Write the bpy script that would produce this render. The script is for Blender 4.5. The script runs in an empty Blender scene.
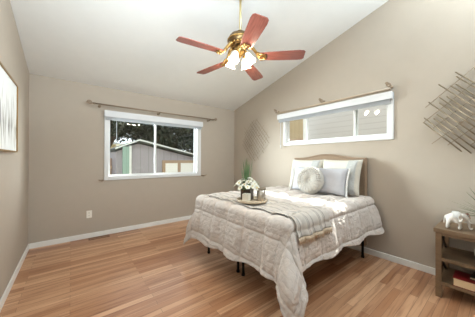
import bpy, bmesh, math, random
from mathutils import Vector, Matrix, noise
random.seed(7)
C = bpy.context.scene.collection
sc = bpy.context.scene
PI = math.pi
R = math.radians

# ------------------------------------------------------------------ camera
XL, XR, YB, YF, H, SL = -0.46, 3.128, 4.098, -0.75, 2.44, 0.257
cam = bpy.data.cameras.new('camera')
cam.sensor_width = 36.0
cam.lens = 211.5 / 475 * 36.0
cam.clip_start = 0.02
co = bpy.data.objects.new('camera', cam)
C.objects.link(co)
yaw, pit, rol = 0.6672, 0.0034, 0.0034
fw = Vector((math.sin(yaw) * math.cos(pit), math.cos(yaw) * math.cos(pit), math.sin(pit)))
rt = Vector((math.cos(yaw), -math.sin(yaw), 0))
up = rt.cross(fw)
r2 = rt * math.cos(rol) + up * math.sin(rol)
u2 = -rt * math.sin(rol) + up * math.cos(rol)
mw = Matrix((r2, u2, -fw)).transposed().to_4x4()
mw.translation = (0, 0, 1.2564)
co.matrix_world = mw
sc.camera = co

# ------------------------------------------------------------------ light
w = bpy.data.worlds.new('world')
sc.world = w
w.use_nodes = True
bg = w.node_tree.nodes['Background']
bg.inputs[0].default_value = (0.86, 0.93, 1.0, 1)
bg.inputs[1].default_value = 1.9

sd = bpy.data.lights.new('sun', 'SUN')
sd.energy = 14
sd.angle = R(0.6)
sd.color = (1.0, 0.96, 0.9)
so = bpy.data.objects.new('sun', sd)
C.objects.link(so)
so.rotation_euler = Vector((-0.98, -0.13, -1.0)).to_track_quat('-Z', 'Y').to_euler()

def area(name, loc, target, sx, sy, energy, color=(1, 1, 1)):
    d = bpy.data.lights.new(name, 'AREA')
    d.shape = 'RECTANGLE'
    d.size, d.size_y, d.energy, d.color = sx, sy, energy, color
    o = bpy.data.objects.new(name, d)
    C.objects.link(o)
    o.location = loc
    o.rotation_euler = (Vector(target) - Vector(loc)).to_track_quat('-Z', 'Y').to_euler()
    return o

# added fill lamps beside and behind the camera, the first two facing the ceiling
area('ceiling_fill', (1.9, -0.35, 2.92), (1.2, 0.75, 3.9), 1.8, 0.45, 20, (0.74, 0.9, 1.0))
area('ceiling_fill', (0.45, 0.75, 2.1), (0.35, 1.75, 3.2), 0.7, 1.5, 42, (0.76, 0.9, 1.0))
area('rear_fill', (2.65, YF + 0.28, 3.2), (-0.46, 3.2, 1.8), 1.5, 0.5, 66, (0.78, 0.91, 1.0))  # added fill high at the rear, where the wall has no opening
area('left_fill', (XL + 0.05, 0.3, 1.75), (3.1, 0.3, 1.45), 1.6, 0.9, 8, (0.74, 0.9, 1.0))  # added fill beside the left wall, which has no window
# added unseen lamps either side outdoors, reinforcing daylight through the back window
area('garden_fill', (-0.35, 6.2, 1.85), (3.1, 0.1, 1.35), 1.7, 1.8, 120, (0.86, 0.95, 1.0)).data.spread = R(70)
area('garden_fill', (4.5, 5.9, 1.6), (1.3, 4.1, 1.35), 1.6, 1.6, 24, (0.9, 0.96, 1.0)).data.spread = R(60)

sc.view_settings.view_transform = 'Standard'
sc.view_settings.look = 'None'
sc.view_settings.gamma = 1
sc.view_settings.use_curve_mapping = False
sc.view_settings.exposure = 0.12

# ------------------------------------------------------------------ materials
def srgb(r, g, b):
    f = lambda c: (c / 255 / 12.92) if c / 255 <= 0.04045 else ((c / 255 + 0.055) / 1.055) ** 2.4
    return (f(r), f(g), f(b), 1)

def mat(name, col, rough=0.6, metal=0.0, var=0.06, scale=8.0, bump=0.0, bscale=60.0, stretch=(1, 1, 1), **kw):
    m = bpy.data.materials.new(name)
    m.use_nodes = True
    nt = m.node_tree
    b = nt.nodes['Principled BSDF']
    b.inputs['Roughness'].default_value = rough
    b.inputs['Metallic'].default_value = metal
    for k, v in kw.items():
        b.inputs[k.replace('_', ' ')].default_value = v
    tc = nt.nodes.new('ShaderNodeTexCoord')
    mp = nt.nodes.new('ShaderNodeMapping')
    mp.inputs['Scale'].default_value = stretch
    nt.links.new(tc.outputs['Object'], mp.inputs[0])
    n = nt.nodes.new('ShaderNodeTexNoise')
    n.inputs['Scale'].default_value = scale
    n.inputs['Detail'].default_value = 4
    nt.links.new(mp.outputs[0], n.inputs['Vector'])
    r = nt.nodes.new('ShaderNodeValToRGB')
    c = Vector(col[:3])
    r.color_ramp.elements[0].position = 0.3
    r.color_ramp.elements[1].position = 0.7
    r.color_ramp.elements[0].color = (*(c * (1 - var)), 1)
    r.color_ramp.elements[1].color = (*[min(1, x * (1 + var)) for x in c], 1)
    nt.links.new(n.outputs[0], r.inputs[0])
    nt.links.new(r.outputs[0], b.inputs['Base Color'])
    if bump:
        n2 = nt.nodes.new('ShaderNodeTexNoise')
        n2.inputs['Scale'].default_value = bscale
        n2.inputs['Detail'].default_value = 3
        nt.links.new(mp.outputs[0], n2.inputs['Vector'])
        bp = nt.nodes.new('ShaderNodeBump')
        bp.inputs['Strength'].default_value = bump
        bp.inputs['Distance'].default_value = 0.004
        nt.links.new(n2.outputs[0], bp.inputs['Height'])
        nt.links.new(bp.outputs[0], b.inputs['Normal'])
    return m

def math_node(nt, op, a=None, b=None):
    n = nt.nodes.new('ShaderNodeMath')
    n.operation = op
    for i, v in enumerate((a, b)):
        if v is None: continue
        if isinstance(v, (int, float)): n.inputs[i].default_value = v
        else: nt.links.new(v, n.inputs[i])
    return n.outputs[0]

def floor_material():
    m = mat('oak_planks', srgb(200, 155, 118), 0.3)
    nt = m.node_tree
    b = nt.nodes['Principled BSDF']
    tc = nt.nodes.new('ShaderNodeTexCoord')
    br = nt.nodes.new('ShaderNodeTexBrick')
    br.offset = 0.37
    br.inputs['Scale'].default_value = 1
    br.inputs['Brick Width'].default_value = 0.95
    br.inputs['Row Height'].default_value = 0.062
    br.inputs['Mortar Size'].default_value = 0.0012
    br.inputs['Mortar Smooth'].default_value = 0.3
    br.inputs['Bias'].default_value = -0.05
    br.inputs['Color1'].default_value = srgb(212, 168, 132)
    br.inputs['Color2'].default_value = srgb(160, 106, 70)
    br.inputs['Mortar'].default_value = srgb(120, 82, 56)
    nt.links.new(tc.outputs['Object'], br.inputs['Vector'])
    mp = nt.nodes.new('ShaderNodeMapping')
    mp.inputs['Scale'].default_value = (1.3, 22, 1)
    nt.links.new(tc.outputs['Object'], mp.inputs[0])
    n = nt.nodes.new('ShaderNodeTexNoise')
    n.inputs['Scale'].default_value = 1.6
    n.inputs['Detail'].default_value = 5
    n.inputs['Distortion'].default_value = 0.6
    nt.links.new(mp.outputs[0], n.inputs['Vector'])
    r = nt.nodes.new('ShaderNodeValToRGB')
    e = r.color_ramp.elements
    e[0].position, e[0].color = 0.26, srgb(150, 108, 84)
    e[1].position, e[1].color = 0.52, (1, 1, 1, 1)
    nt.links.new(n.outputs[0], r.inputs[0])
    mx = nt.nodes.new('ShaderNodeMix')
    mx.data_type = 'RGBA'
    mx.blend_type = 'MULTIPLY'
    mx.inputs[0].default_value = 0.6
    nt.links.new(br.outputs['Color'], mx.inputs[6])
    nt.links.new(r.outputs[0], mx.inputs[7])
    nt.links.new(mx.outputs[2], b.inputs['Base Color'])
    b.inputs['Specular IOR Level'].default_value = 0.45
    return m

def stripe_material():
    m = mat('striped_throw', srgb(186, 180, 172), 0.9, bump=0.4, bscale=150)
    nt = m.node_tree
    b = nt.nodes['Principled BSDF']
    uv = nt.nodes.new('ShaderNodeUVMap')
    sep = nt.nodes.new('ShaderNodeSeparateXYZ')
    nt.links.new(uv.outputs[0], sep.inputs[0])
    t = math_node(nt, 'FRACT', math_node(nt, 'MULTIPLY', sep.outputs[0], 11.0))
    r = nt.nodes.new('ShaderNodeValToRGB')
    r.color_ramp.interpolation = 'CONSTANT'
    e = r.color_ramp.elements
    e[0].position, e[0].color = 0, srgb(196, 189, 181)
    e[1].position, e[1].color = 0.52, srgb(150, 145, 140)
    for p, c in ((0.64, (190, 182, 172)), (0.74, (166, 161, 156)), (0.82, (200, 193, 184))):
        x = e.new(p)
        x.color = srgb(*c)
    nt.links.new(t, r.inputs[0])
    nt.links.new(r.outputs[0], b.inputs['Base Color'])
    return m

def comforter_material():
    m = mat('cream_comforter', srgb(204, 194, 186), 0.85, var=0.03, scale=14, Sheen_Weight=0.12)
    nt = m.node_tree
    b = nt.nodes['Principled BSDF']
    uv = nt.nodes.new('ShaderNodeUVMap')
    sep = nt.nodes.new('ShaderNodeSeparateXYZ')
    nt.links.new(uv.outputs[0], sep.inputs[0])
    tri = []
    for k, off in ((0, 0.05), (1, 0.10)):
        f = math_node(nt, 'FRACT', math_node(nt, 'DIVIDE', math_node(nt, 'ADD', sep.outputs[k], off + 2.7), 0.27))
        tri.append(math_node(nt, 'ABSOLUTE', math_node(nt, 'SUBTRACT', f, 0.5)))
    d = math_node(nt, 'MAXIMUM', tri[0], tri[1])
    rings = math_node(nt, 'POWER', math_node(nt, 'ABSOLUTE', math_node(nt, 'SINE', math_node(nt, 'MULTIPLY', d, 18.85))), 0.5)
    n = nt.nodes.new('ShaderNodeTexNoise')
    n.inputs['Scale'].default_value = 22
    n.inputs['Detail'].default_value = 3
    n.inputs['Distortion'].default_value = 1.2
    nt.links.new(uv.outputs[0], n.inputs['Vector'])
    hgt = math_node(nt, 'ADD', math_node(nt, 'MULTIPLY', rings, 0.5), math_node(nt, 'MULTIPLY', n.outputs[0], 1.6))
    bp = nt.nodes.new('ShaderNodeBump')
    bp.inputs['Strength'].default_value = 0.9
    bp.inputs['Distance'].default_value = 0.007
    nt.links.new(hgt, bp.inputs['Height'])
    nt.links.new(bp.outputs[0], b.inputs['Normal'])
    return m

def siding_material(name, col, pitch, axis, dark=0.55, rough=0.7):
    m = mat(name, col, rough)
    nt = m.node_tree
    b = nt.nodes['Principled BSDF']
    tc = nt.nodes.new('ShaderNodeTexCoord')
    sep = nt.nodes.new('ShaderNodeSeparateXYZ')
    nt.links.new(tc.outputs['Object'], sep.inputs[0])
    t = math_node(nt, 'FRACT', math_node(nt, 'DIVIDE', sep.outputs[axis], pitch))
    r = nt.nodes.new('ShaderNodeValToRGB')
    e = r.color_ramp.elements
    c = Vector(col[:3])
    e[0].position, e[0].color = 0.06, (*(c * dark), 1)
    e[1].position, e[1].color = 0.14, (*c, 1)
    nt.links.new(t, r.inputs[0])
    nt.links.new(r.outputs[0], b.inputs['Base Color'])
    return m

def glass_material():
    m = bpy.data.materials.new('window_glass')
    m.use_nodes = True
    nt = m.node_tree
    nt.nodes.remove(nt.nodes['Principled BSDF'])
    tr = nt.nodes.new('ShaderNodeBsdfTransparent')
    tr.inputs[0].default_value = (0.95, 0.97, 0.96, 1)
    gl = nt.nodes.new('ShaderNodeBsdfGlossy')
    gl.inputs['Roughness'].default_value = 0.01
    mx = nt.nodes.new('ShaderNodeMixShader')
    mx.inputs[0].default_value = 0.028
    nt.links.new(tr.outputs[0], mx.inputs[1])
    nt.links.new(gl.outputs[0], mx.inputs[2])
    nt.links.new(mx.outputs[0], nt.nodes['Material Output'].inputs[0])
    return m

def lit_material(name, col, strength):
    m = mat(name, col, 0.4)
    b = m.node_tree.nodes['Principled BSDF']
    b.inputs['Emission Color'].default_value = col
    b.inputs['Emission Strength'].default_value = strength
    return m

def painting_material():
    m = mat('abstract_canvas', srgb(226, 226, 222), 0.8)
    nt = m.node_tree
    b = nt.nodes['Principled BSDF']
    tc = nt.nodes.new('ShaderNodeTexCoord')
    mp = nt.nodes.new('ShaderNodeMapping')
    mp.inputs['Scale'].default_value = (1, 26, 3.2)
    nt.links.new(tc.outputs['Object'], mp.inputs[0])
    n = nt.nodes.new('ShaderNodeTexNoise')
    n.inputs['Scale'].default_value = 1.0
    n.inputs['Detail'].default_value = 5
    nt.links.new(mp.outputs[0], n.inputs['Vector'])
    sep = nt.nodes.new('ShaderNodeSeparateXYZ')
    nt.links.new(tc.outputs['Object'], sep.inputs[0])
    # brush strokes gather in a band across the lower half of the canvas
    d = math_node(nt, 'ABSOLUTE', math_node(nt, 'SUBTRACT', sep.outputs[2], -0.10))
    band = math_node(nt, 'SUBTRACT', 0.16, math_node(nt, 'MULTIPLY', d, 0.8))
    v = math_node(nt, 'ADD', n.outputs[0], band)
    r = nt.nodes.new('ShaderNodeValToRGB')
    e = r.color_ramp.elements
    e[0].position, e[0].color = 0.56, srgb(236, 237, 235)
    e[1].position, e[1].color = 0.80, srgb(92, 92, 88)
    x = e.new(0.66)
    x.color = srgb(188, 186, 178)
    nt.links.new(v, r.inputs[0])
    nt.links.new(r.outputs[0], b.inputs['Base Color'])
    return m

M = dict(
    wall=mat('taupe_paint', srgb(180, 168, 153), 0.75, var=0.012, bump=0.15, bscale=90),
    ceiling=mat('ceiling_paint', srgb(232, 232, 228), 0.85, var=0.01, bump=0.1, bscale=70),
    trim=mat('white_trim', srgb(234, 233, 228), 0.45, var=0.01),
    vinyl=mat('white_vinyl', srgb(222, 223, 222), 0.35, var=0.01),
    blind=mat('white_blind', srgb(218, 219, 220), 0.5, var=0.02),
    slat=mat('grey_blind_slat', srgb(196, 200, 204), 0.5, var=0.02),
    glass=glass_material(),
    floor=floor_material(),
    rod=mat('bronze_rod', srgb(150, 132, 112), 0.4, 0.5, var=0.12),
    rodwood=mat('tan_rod', srgb(178, 160, 138), 0.5, 0.15, var=0.1, scale=5, stretch=(1, 1, 1)),
    brass=mat('antique_brass', srgb(176, 140, 84), 0.28, 0.9, var=0.15, scale=20),
    bronze=mat('dark_bronze', srgb(120, 98, 66), 0.32, 0.85, var=0.2, scale=15),
    palebrass=mat('pale_brass', srgb(214, 196, 146), 0.3, 0.75, var=0.05),
    blade=mat('cherry_blade', srgb(142, 82, 70), 0.22, var=0.22, scale=7, stretch=(1, 9, 1)),
    bladeedge=mat('dark_blade_edge', srgb(104, 42, 36), 0.4, var=0.1),
    shade=lit_material('lit_glass_shade', (1.0, 0.90, 0.74, 1), 1.5),
    bulb=lit_material('lit_bulb', (1.0, 0.9, 0.75, 1), 8),
    comforter=comforter_material(),
    throw=stripe_material(),
    fringe=mat('tan_fringe', srgb(200, 180, 156), 0.95, var=0.15, scale=60),
    mattress=mat('mattress_ticking', srgb(205, 202, 198), 0.9),
    blackmetal=mat('black_metal', srgb(26, 25, 25), 0.4, 0.6),
    headboard=mat('tan_linen', srgb(150, 128, 106), 0.9, var=0.06, scale=80, bump=0.5, bscale=200),
    piping=mat('taupe_piping', srgb(136, 114, 92), 0.8),
    sham=mat('ivory_sham', srgb(206, 201, 189), 0.9, var=0.04, scale=25, bump=0.5, bscale=90),
    shamband=mat('embroidered_band', srgb(186, 187, 184), 0.9, var=0.12, scale=60, bump=0.8, bscale=120),
    lumbar=mat('pale_grey_linen', srgb(182, 182, 187), 0.9, var=0.03, scale=40, bump=0.4, bscale=150),
    tassel=mat('grey_tassel', srgb(214, 212, 208), 0.95, var=0.1, scale=60),
    roundc=mat('ivory_knit', srgb(182, 178, 171), 0.95, var=0.05, scale=50, bump=0.7, bscale=110),
    tray=mat('pale_wood_tray', srgb(206, 188, 162), 0.55, var=0.1, scale=6, stretch=(1, 10, 1)),
    darkwood=mat('dark_vase_wood', srgb(84, 68, 56), 0.55, var=0.25, scale=18, stretch=(1, 1, 0.2)),
    wax=mat('white_wax', srgb(232, 226, 212), 0.5),
    mercury=mat('mercury_glass', srgb(178, 170, 158), 0.25, 0.55, var=0.3, scale=40),
    jarwood=mat('weathered_rim', srgb(160, 146, 128), 0.6),
    petal=mat('white_petal', srgb(228, 228, 214), 0.7, var=0.04),
    pistil=mat('yellow_centre', srgb(214, 190, 96), 0.8),
    leaf=mat('green_leaf', srgb(84, 122, 62), 0.55, var=0.25, scale=12),
    grass=mat('green_blade', srgb(104, 134, 92), 0.55, var=0.2, scale=10),
    palegrass=mat('grey_green_blade', srgb(84, 98, 66), 0.6, var=0.2, scale=10),
    stick=mat('champagne_metal', srgb(142, 126, 104), 0.4, 0.55, var=0.2, scale=30),
    goldframe=mat('bronze_picture_frame', srgb(150, 118, 72), 0.4, 0.6),
    canvas=painting_material(),
    plate=mat('ivory_plastic', srgb(236, 232, 222), 0.35, var=0.01),
    slot=mat('dark_slot', srgb(50, 46, 42), 0.6),
    vent=mat('brown_register', srgb(128, 94, 66), 0.5, 0.3),
    table=mat('weathered_brown_wood', srgb(122, 99, 75), 0.55, var=0.16, scale=5, stretch=(8, 1, 8)),
    tablemetal=mat('dark_brace_metal', srgb(66, 60, 54), 0.45, 0.5),
    porcelain=mat('white_ceramic', srgb(232, 228, 220), 0.25, var=0.05, scale=25),
    tusk=mat('rust_trim', srgb(150, 98, 78), 0.5, var=0.2, scale=40),
    saddle=mat('pale_blue_glaze', srgb(222, 221, 217), 0.25, var=0.08, scale=60),
    pot=mat('stone_pot', srgb(176, 168, 156), 0.7),
    soil=mat('soil', srgb(66, 52, 40), 0.95),
    red=mat('red_cloth_cover', srgb(128, 26, 28), 0.55),
    black=mat('black_cover', srgb(44, 40, 40), 0.45),
    pages=mat('cream_pages', srgb(232, 208, 168), 0.85, var=0.1, scale=4, stretch=(1, 1, 120)),
    shed=siding_material('mauve_boards', srgb(158, 152, 158), 0.24, 0, 0.8),
    shedtrim=mat('pale_fascia', srgb(206, 208, 204), 0.6),
    shedroof=mat('dark_shingle', srgb(74, 78, 76), 0.9, var=0.2, scale=20),
    tanframe=mat('tan_frame', srgb(168, 142, 118), 0.7),
    lattice=siding_material('white_panel', srgb(240, 238, 234), 0.07, 2, 0.86),
    teal=siding_material('green_boards', srgb(134, 158, 148), 0.09, 0, 0.75),
    fence=siding_material('brown_fence_boards', srgb(150, 118, 96), 0.14, 0, 0.6),
    fence_y=siding_material('tan_fence_boards', srgb(172, 154, 122), 0.14, 1, 0.75),
    siding=siding_material('pale_lap_siding', srgb(184, 184, 184), 0.12, 2, 0.82),
    stucco=mat('beige_stucco', srgb(214, 196, 168), 0.9),
    whiteroof=mat('pale_metal_roof', srgb(220, 222, 224), 0.5),
    ground=mat('dry_lawn', srgb(128, 124, 90), 0.95, var=0.2, scale=6),
    bark=mat('bark', srgb(84, 66, 52), 0.9, var=0.3, scale=10),
    foliage=mat('dark_foliage', srgb(34, 40, 20), 0.8, var=0.75, scale=2.2),
    foliage2=mat('olive_foliage', srgb(54, 46, 24), 0.8, var=0.7, scale=2.2),
)

# ------------------------------------------------------------------ mesh helpers
def obj(name, bm, material, parent=None, smooth=False, bevel=0.0, sub=0, mats=None):
    me = bpy.data.meshes.new(name)
    bmesh.ops.recalc_face_normals(bm, faces=bm.faces)
    bm.to_mesh(me)
    bm.free()
    for m in (mats or [material]):
        me.materials.append(m)
    if smooth:
        for p in me.polygons: p.use_smooth = True
    o = bpy.data.objects.new(name, me)
    C.objects.link(o)
    if parent: o.parent = parent
    if bevel:
        b = o.modifiers.new('bevel', 'BEVEL')
        b.width, b.segments, b.limit_method = bevel, 2, 'ANGLE'
    if sub:
        s = o.modifiers.new('sub', 'SUBSURF')
        s.levels = s.render_levels = sub
    return o

def tag(o, label, cat, group=None, kind=None):
    o['label'] = label
    o['category'] = cat
    if group: o['group'] = group
    if kind: o['kind'] = kind
    return o

def thing(name, label, cat, loc=(0, 0, 0), rotz=0, group=None):
    o = bpy.data.objects.new(name, None)
    o.empty_display_size = 0.05
    C.objects.link(o)
    o.location = loc
    o.rotation_euler = (0, 0, rotz)
    return tag(o, label, cat, group)

def struct(o, label, cat):
    o['label'], o['category'], o['kind'] = label, cat, 'structure'
    return o

def box(bm, x0, x1, y0, y1, z0, z1):
    v = [bm.verts.new((x, y, z)) for x in (x0, x1) for y in (y0, y1) for z in (z0, z1)]
    for f in ((0, 1, 3, 2), (4, 6, 7, 5), (0, 4, 5, 1), (2, 3, 7, 6), (0, 2, 6, 4), (1, 5, 7, 3)):
        bm.faces.new([v[i] for i in f])
    return bm

def B(*a):
    bm = bmesh.new()
    if a and not isinstance(a[0], (tuple, list)): a = (a,)
    for k in a: box(bm, *k)
    return bm

def prism(bm, pts, axis, a, b):
    """extrude a 2-d outline along an axis"""
    def P(p, t):
        return ((t, p[0], p[1]), (p[0], t, p[1]), (p[0], p[1], t))[axis]
    v0 = [bm.verts.new(P(p, a)) for p in pts]
    v1 = [bm.verts.new(P(p, b)) for p in pts]
    bm.faces.new(v0)
    bm.faces.new(v1[::-1])
    n = len(pts)
    for i in range(n):
        bm.faces.new((v0[i], v1[i], v1[(i + 1) % n], v0[(i + 1) % n]))
    return bm

def tube(bm, pts, rad, seg=10, cap=True):
    pts = [Vector(p) for p in pts]
    rads = rad if isinstance(rad, (list, tuple)) else [rad] * len(pts)
    rings = []
    ref = None
    for i, p in enumerate(pts):
        t = (pts[min(i + 1, len(pts) - 1)] - pts[max(i - 1, 0)]).normalized()
        if ref is None:
            ref = Vector((0, 0, 1)) if abs(t.z) < 0.9 else Vector((1, 0, 0))
        a = t.cross(ref).normalized()
        b = a.cross(t).normalized()
        ref = b
        rings.append([bm.verts.new(p + rads[i] * (math.cos(2 * PI * k / seg) * a + math.sin(2 * PI * k / seg) * b)) for k in range(seg)])
    for r0, r1 in zip(rings, rings[1:]):
        for k in range(seg):
            bm.faces.new((r0[k], r0[(k + 1) % seg], r1[(k + 1) % seg], r1[k]))
    if cap:
        bm.faces.new(rings[0])
        bm.faces.new(rings[-1][::-1])
    return bm

def T(pts, rad, seg=10):
    return tube(bmesh.new(), pts, rad, seg)

def lathe(bm, prof, seg=24, c=(0, 0, 0), mod=None, closed=False):
    c = Vector(c)
    rings = []
    for (r, z) in prof:
        rings.append([bm.verts.new(c + Vector((math.cos(2 * PI * k / seg) * r * (mod(k / seg, r, z) if mod else 1),
                                               math.sin(2 * PI * k / seg) * r * (mod(k / seg, r, z) if mod else 1), z))) for k in range(seg)])
    pairs = list(zip(rings, rings[1:]))
    if closed: pairs.append((rings[-1], rings[0]))
    for r0, r1 in pairs:
        for k in range(seg):
            bm.faces.new((r0[k], r0[(k + 1) % seg], r1[(k + 1) % seg], r1[k]))
    if not closed:
        bm.faces.new(rings[0][::-1])
        bm.faces.new(rings[-1])
    return bm

def Lt(prof, seg=24, c=(0, 0, 0), **k):
    return lathe(bmesh.new(), prof, seg, c, **k)

def ball(bm, c, r, seg=10, scale=(1, 1, 1)):
    m = Matrix.Translation(c) @ Matrix.Diagonal((*[r * s for s in scale], 1))
    bmesh.ops.create_uvsphere(bm, u_segments=seg, v_segments=max(6, seg - 2), radius=1, matrix=m)
    return bm

def grid_mesh(fn, nu, nv, uvfn=None):
    bm = bmesh.new()
    V = [[bm.verts.new(fn(i / nu, j / nv)) for j in range(nv + 1)] for i in range(nu + 1)]
    ul = bm.loops.layers.uv.new('UVMap') if uvfn else None
    for i in range(nu):
        for j in range(nv):
            f = bm.faces.new((V[i][j], V[i + 1][j], V[i + 1][j + 1], V[i][j + 1]))
            if ul:
                for l, (a, b) in zip(f.loops, ((i, j), (i + 1, j), (i + 1, j + 1), (i, j + 1))):
                    l[ul].uv = uvfn(a / nu, b / nv)
    return bm

def solid(o, t, offset=-1):
    s = o.modifiers.new('solid', 'SOLIDIFY')
    s.thickness, s.offset = t, offset
    return o

def dup(root, loc=None, rotz=None, label=None):
    r = root.copy()
    C.objects.link(r)
    if loc is not None: r.location = loc
    if rotz is not None: r.rotation_euler = (0, 0, rotz)
    if label: r['label'] = label
    for ch in list(root.children):
        c = ch.copy()
        C.objects.link(c)
        c.parent = r
        for g in ch.children:
            d = g.copy()
            C.objects.link(d)
            d.parent = c
    return r

# ------------------------------------------------------------------ the room shell
TH = 0.14
def zc(y): return H + SL * (YB - y)
struct(obj('floor', B(XL - TH, XR + TH, YF - TH, YB + TH, -0.12, 0), M['floor']), 'polished oak strip floor with orange tan boards', 'floor')
bm = bmesh.new()
prism(bm, [(YB + TH, zc(YB + TH)), (YF - TH, zc(YF - TH)), (YF - TH, zc(YF - TH) + 0.15), (YB + TH, zc(YB + TH) + 0.15)], 0, XL - TH, XR + TH)
struct(obj('ceiling', bm, M['ceiling']), 'white sloped ceiling rising towards the camera', 'ceiling')
bm = bmesh.new()
prism(bm, [(YF - TH, 0), (YB, 0), (YB, zc(YB)), (YF - TH, zc(YF - TH))], 0, XL - TH, XL)
struct(obj('wall_left', bm, M['wall']), 'taupe left wall with the abstract painting', 'wall')
# back wall round its window
WX0, WX1, WZ0, WZ1 = 0.475, 2.165, 0.945, 2.0
struct(obj('wall_back', B((XL - TH, WX0, YB, YB + TH, 0, H), (WX1, XR + TH, YB, YB + TH, 0, H),
                          (WX0, WX1, YB, YB + TH, 0, WZ0), (WX0, WX1, YB, YB + TH, WZ1, H)), M['wall']),
       'taupe back wall with the wide window', 'wall')
# right (bed) wall round its high window
VY0, VY1, VZ0, VZ1 = 0.90, 2.54, 1.55, 2.0
bm = B((XR, XR + TH, YF - TH, YB, 0, VZ0), (XR, XR + TH, YF - TH, VY0, VZ0, VZ1), (XR, XR + TH, VY1, YB, VZ0, VZ1))
prism(bm, [(YF - TH, VZ1), (YB, VZ1), (YB, zc(YB)), (YF - TH, zc(YF - TH))], 0, XR, XR + TH)
struct(obj('wall_right', bm, M['wall']), 'taupe wall behind the bed with the high window', 'wall')
struct(obj('wall_front', B(XL, XR, YF - TH, YF, 0, zc(YF)), M['wall']), 'taupe wall behind the camera', 'wall')
BH, BT = 0.075, 0.014
struct(obj('baseboard_left', B(XL, XL + BT, YF, YB, 0, BH), M['trim'], bevel=0.004), 'white baseboard along the left wall', 'baseboard')
struct(obj('baseboard_back', B(XL + BT, XR - BT, YB - BT, YB, 0, BH), M['trim'], bevel=0.004), 'white baseboard along the back wall', 'baseboard')
struct(obj('baseboard_right', B(XR - BT, XR, YF, YB, 0, BH), M['trim'], bevel=0.004), 'white baseboard along the bed wall', 'baseboard')

# ------------------------------------------------------------------ windows
def window_back():
    t = struct(thing('window_1', '', '', (0, YB, 0)), 'wide white framed sliding window on the back wall', 'window')
    x0, x1, z0, z1 = 0.43, 2.205, 0.90, 2.035
    f = 0.062
    obj('window_frame', B((x0, x0 + f, -0.022, 0.1, z0, z1), (x1 - f - 0.03, x1, -0.022, 0.1, z0, z1),
                          (x0 + f, x1 - f - 0.03, -0.022, 0.1, z0, z0 + f), (x0 + f, x1 - f - 0.03, -0.022, 0.1, z1 - f, z1)), M['vinyl'], t, bevel=0.005)
    gx0, gx1, gz0, gz1 = x0 + f, x1 - f - 0.03, z0 + f, z1 - f
    m = 1.275
    for (a, b, y) in ((gx0, m, 0.035), (m - 0.012, gx1, 0.06)):
        s = 0.026
        k = obj('sash', B((a, a + s, y, y + 0.022, gz0, gz1), (b - s, b, y, y + 0.022, gz0, gz1),
                          (a + s, b - s, y, y + 0.022, gz0, gz0 + s), (a + s, b - s, y, y + 0.022, gz1 - s, gz1)), M['vinyl'], t)
        obj('pane', B(a + s, b - s, y + 0.009, y + 0.013, gz0 + s, gz1 - s), M['glass'], k)
window_back()

def window_bed():
    t = struct(thing('window_2', '', '', (XR, 0, 0)), 'high white framed three pane window above the bed', 'window')
    y0, y1, z0, z1 = 0.855, 2.575, 1.508, 2.09
    f = 0.055
    obj('window_frame', B((-0.022, 0.1, y0, y0 + f, z0, z1), (-0.022, 0.1, y1 - f, y1, z0, z1),
                          (-0.022, 0.1, y0 + f, y1 - f, z0, z0 + f), (-0.022, 0.1, y0 + f, y1 - f, z1 - f, z1)), M['vinyl'], t, bevel=0.005)
    a, b, gz0, gz1 = y0 + f, y1 - f, z0 + f, z1 - f
    for (p, q, x) in ((a, 1.345, 0.03), (1.30, 2.14, 0.058), (2.09, b, 0.03)):
        s = 0.03
        k = obj('sash', B((x, x + 0.022, p, p + s, gz0, gz1), (x, x + 0.022, q - s, q, gz0, gz1),
                          (x, x + 0.022, p + s, q - s, gz0, gz0 + s), (x, x + 0.022, p + s, q - s, gz1 - s, gz1)), M['vinyl'], t)
        obj('pane', B(x + 0.009, x + 0.013, p + s, q - s, gz0 + s, gz1 - s), M['glass'], k)
window_bed()

# blinds, drawn right up
t = thing('window_blind', 'raised white blind with a boxed valance over the back window', 'blind', (0, YB, 0))
obj('valance', B((0.425, 2.225, -0.075, -0.063, 1.945, 2.05), (0.425, 0.437, -0.063, -0.001, 1.945, 2.05), (2.213, 2.225, -0.063, -0.001, 1.945, 2.05)), M['blind'], t, bevel=0.003)
obj('slat_stack', B(*[(0.445, 2.205, -0.058, -0.024, 1.935 - 0.009 * k, 1.940 - 0.009 * k) for k in range(-8, 5)]), M['slat'], t)
obj('wand', T([(0.60, -0.06, 1.93), (0.602, -0.058, 1.45)], 0.004, 6), M['slat'], t, smooth=True)
t = thing('window_blind', 'raised white blind with a boxed valance over the high bed window', 'blind', (XR, 0, 0))
obj('valance', B((-0.085, -0.073, 0.855, 2.665, 2.0, 2.09), (-0.073, -0.001, 0.855, 0.867, 2.0, 2.09), (-0.073, -0.001, 2.653, 2.665, 2.0, 2.09)), M['blind'], t, bevel=0.003)
obj('slat_stack', B(*[(-0.066, -0.025, 0.875, 2.645, 1.978 - 0.010 * k, 1.983 - 0.010 * k) for k in range(-8, 4)]), M['slat'], t)
wd = obj('wand', T([(-0.06, 2.60, 1.97), (-0.055, 2.602, 1.50)], 0.005, 6), M['slat'], t, smooth=True)
obj('wand_handle', T([(-0.055, 2.602, 1.53), (-0.055, 2.602, 1.46)], 0.009, 8), M['vinyl'], wd, smooth=True)

# curtain rods
def scroll(c, ux, s, n=26):
    """a small iron volute in the plane of ux and z"""
    c, ux = Vector(c), Vector(ux)
    return [c + (ux * math.cos(a) + Vector((0, 0, math.sin(a)))) * (s * (1 - 0.75 * a / (3 * PI))) for a in [k * 3 * PI / n for k in range(n + 1)]]

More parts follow.
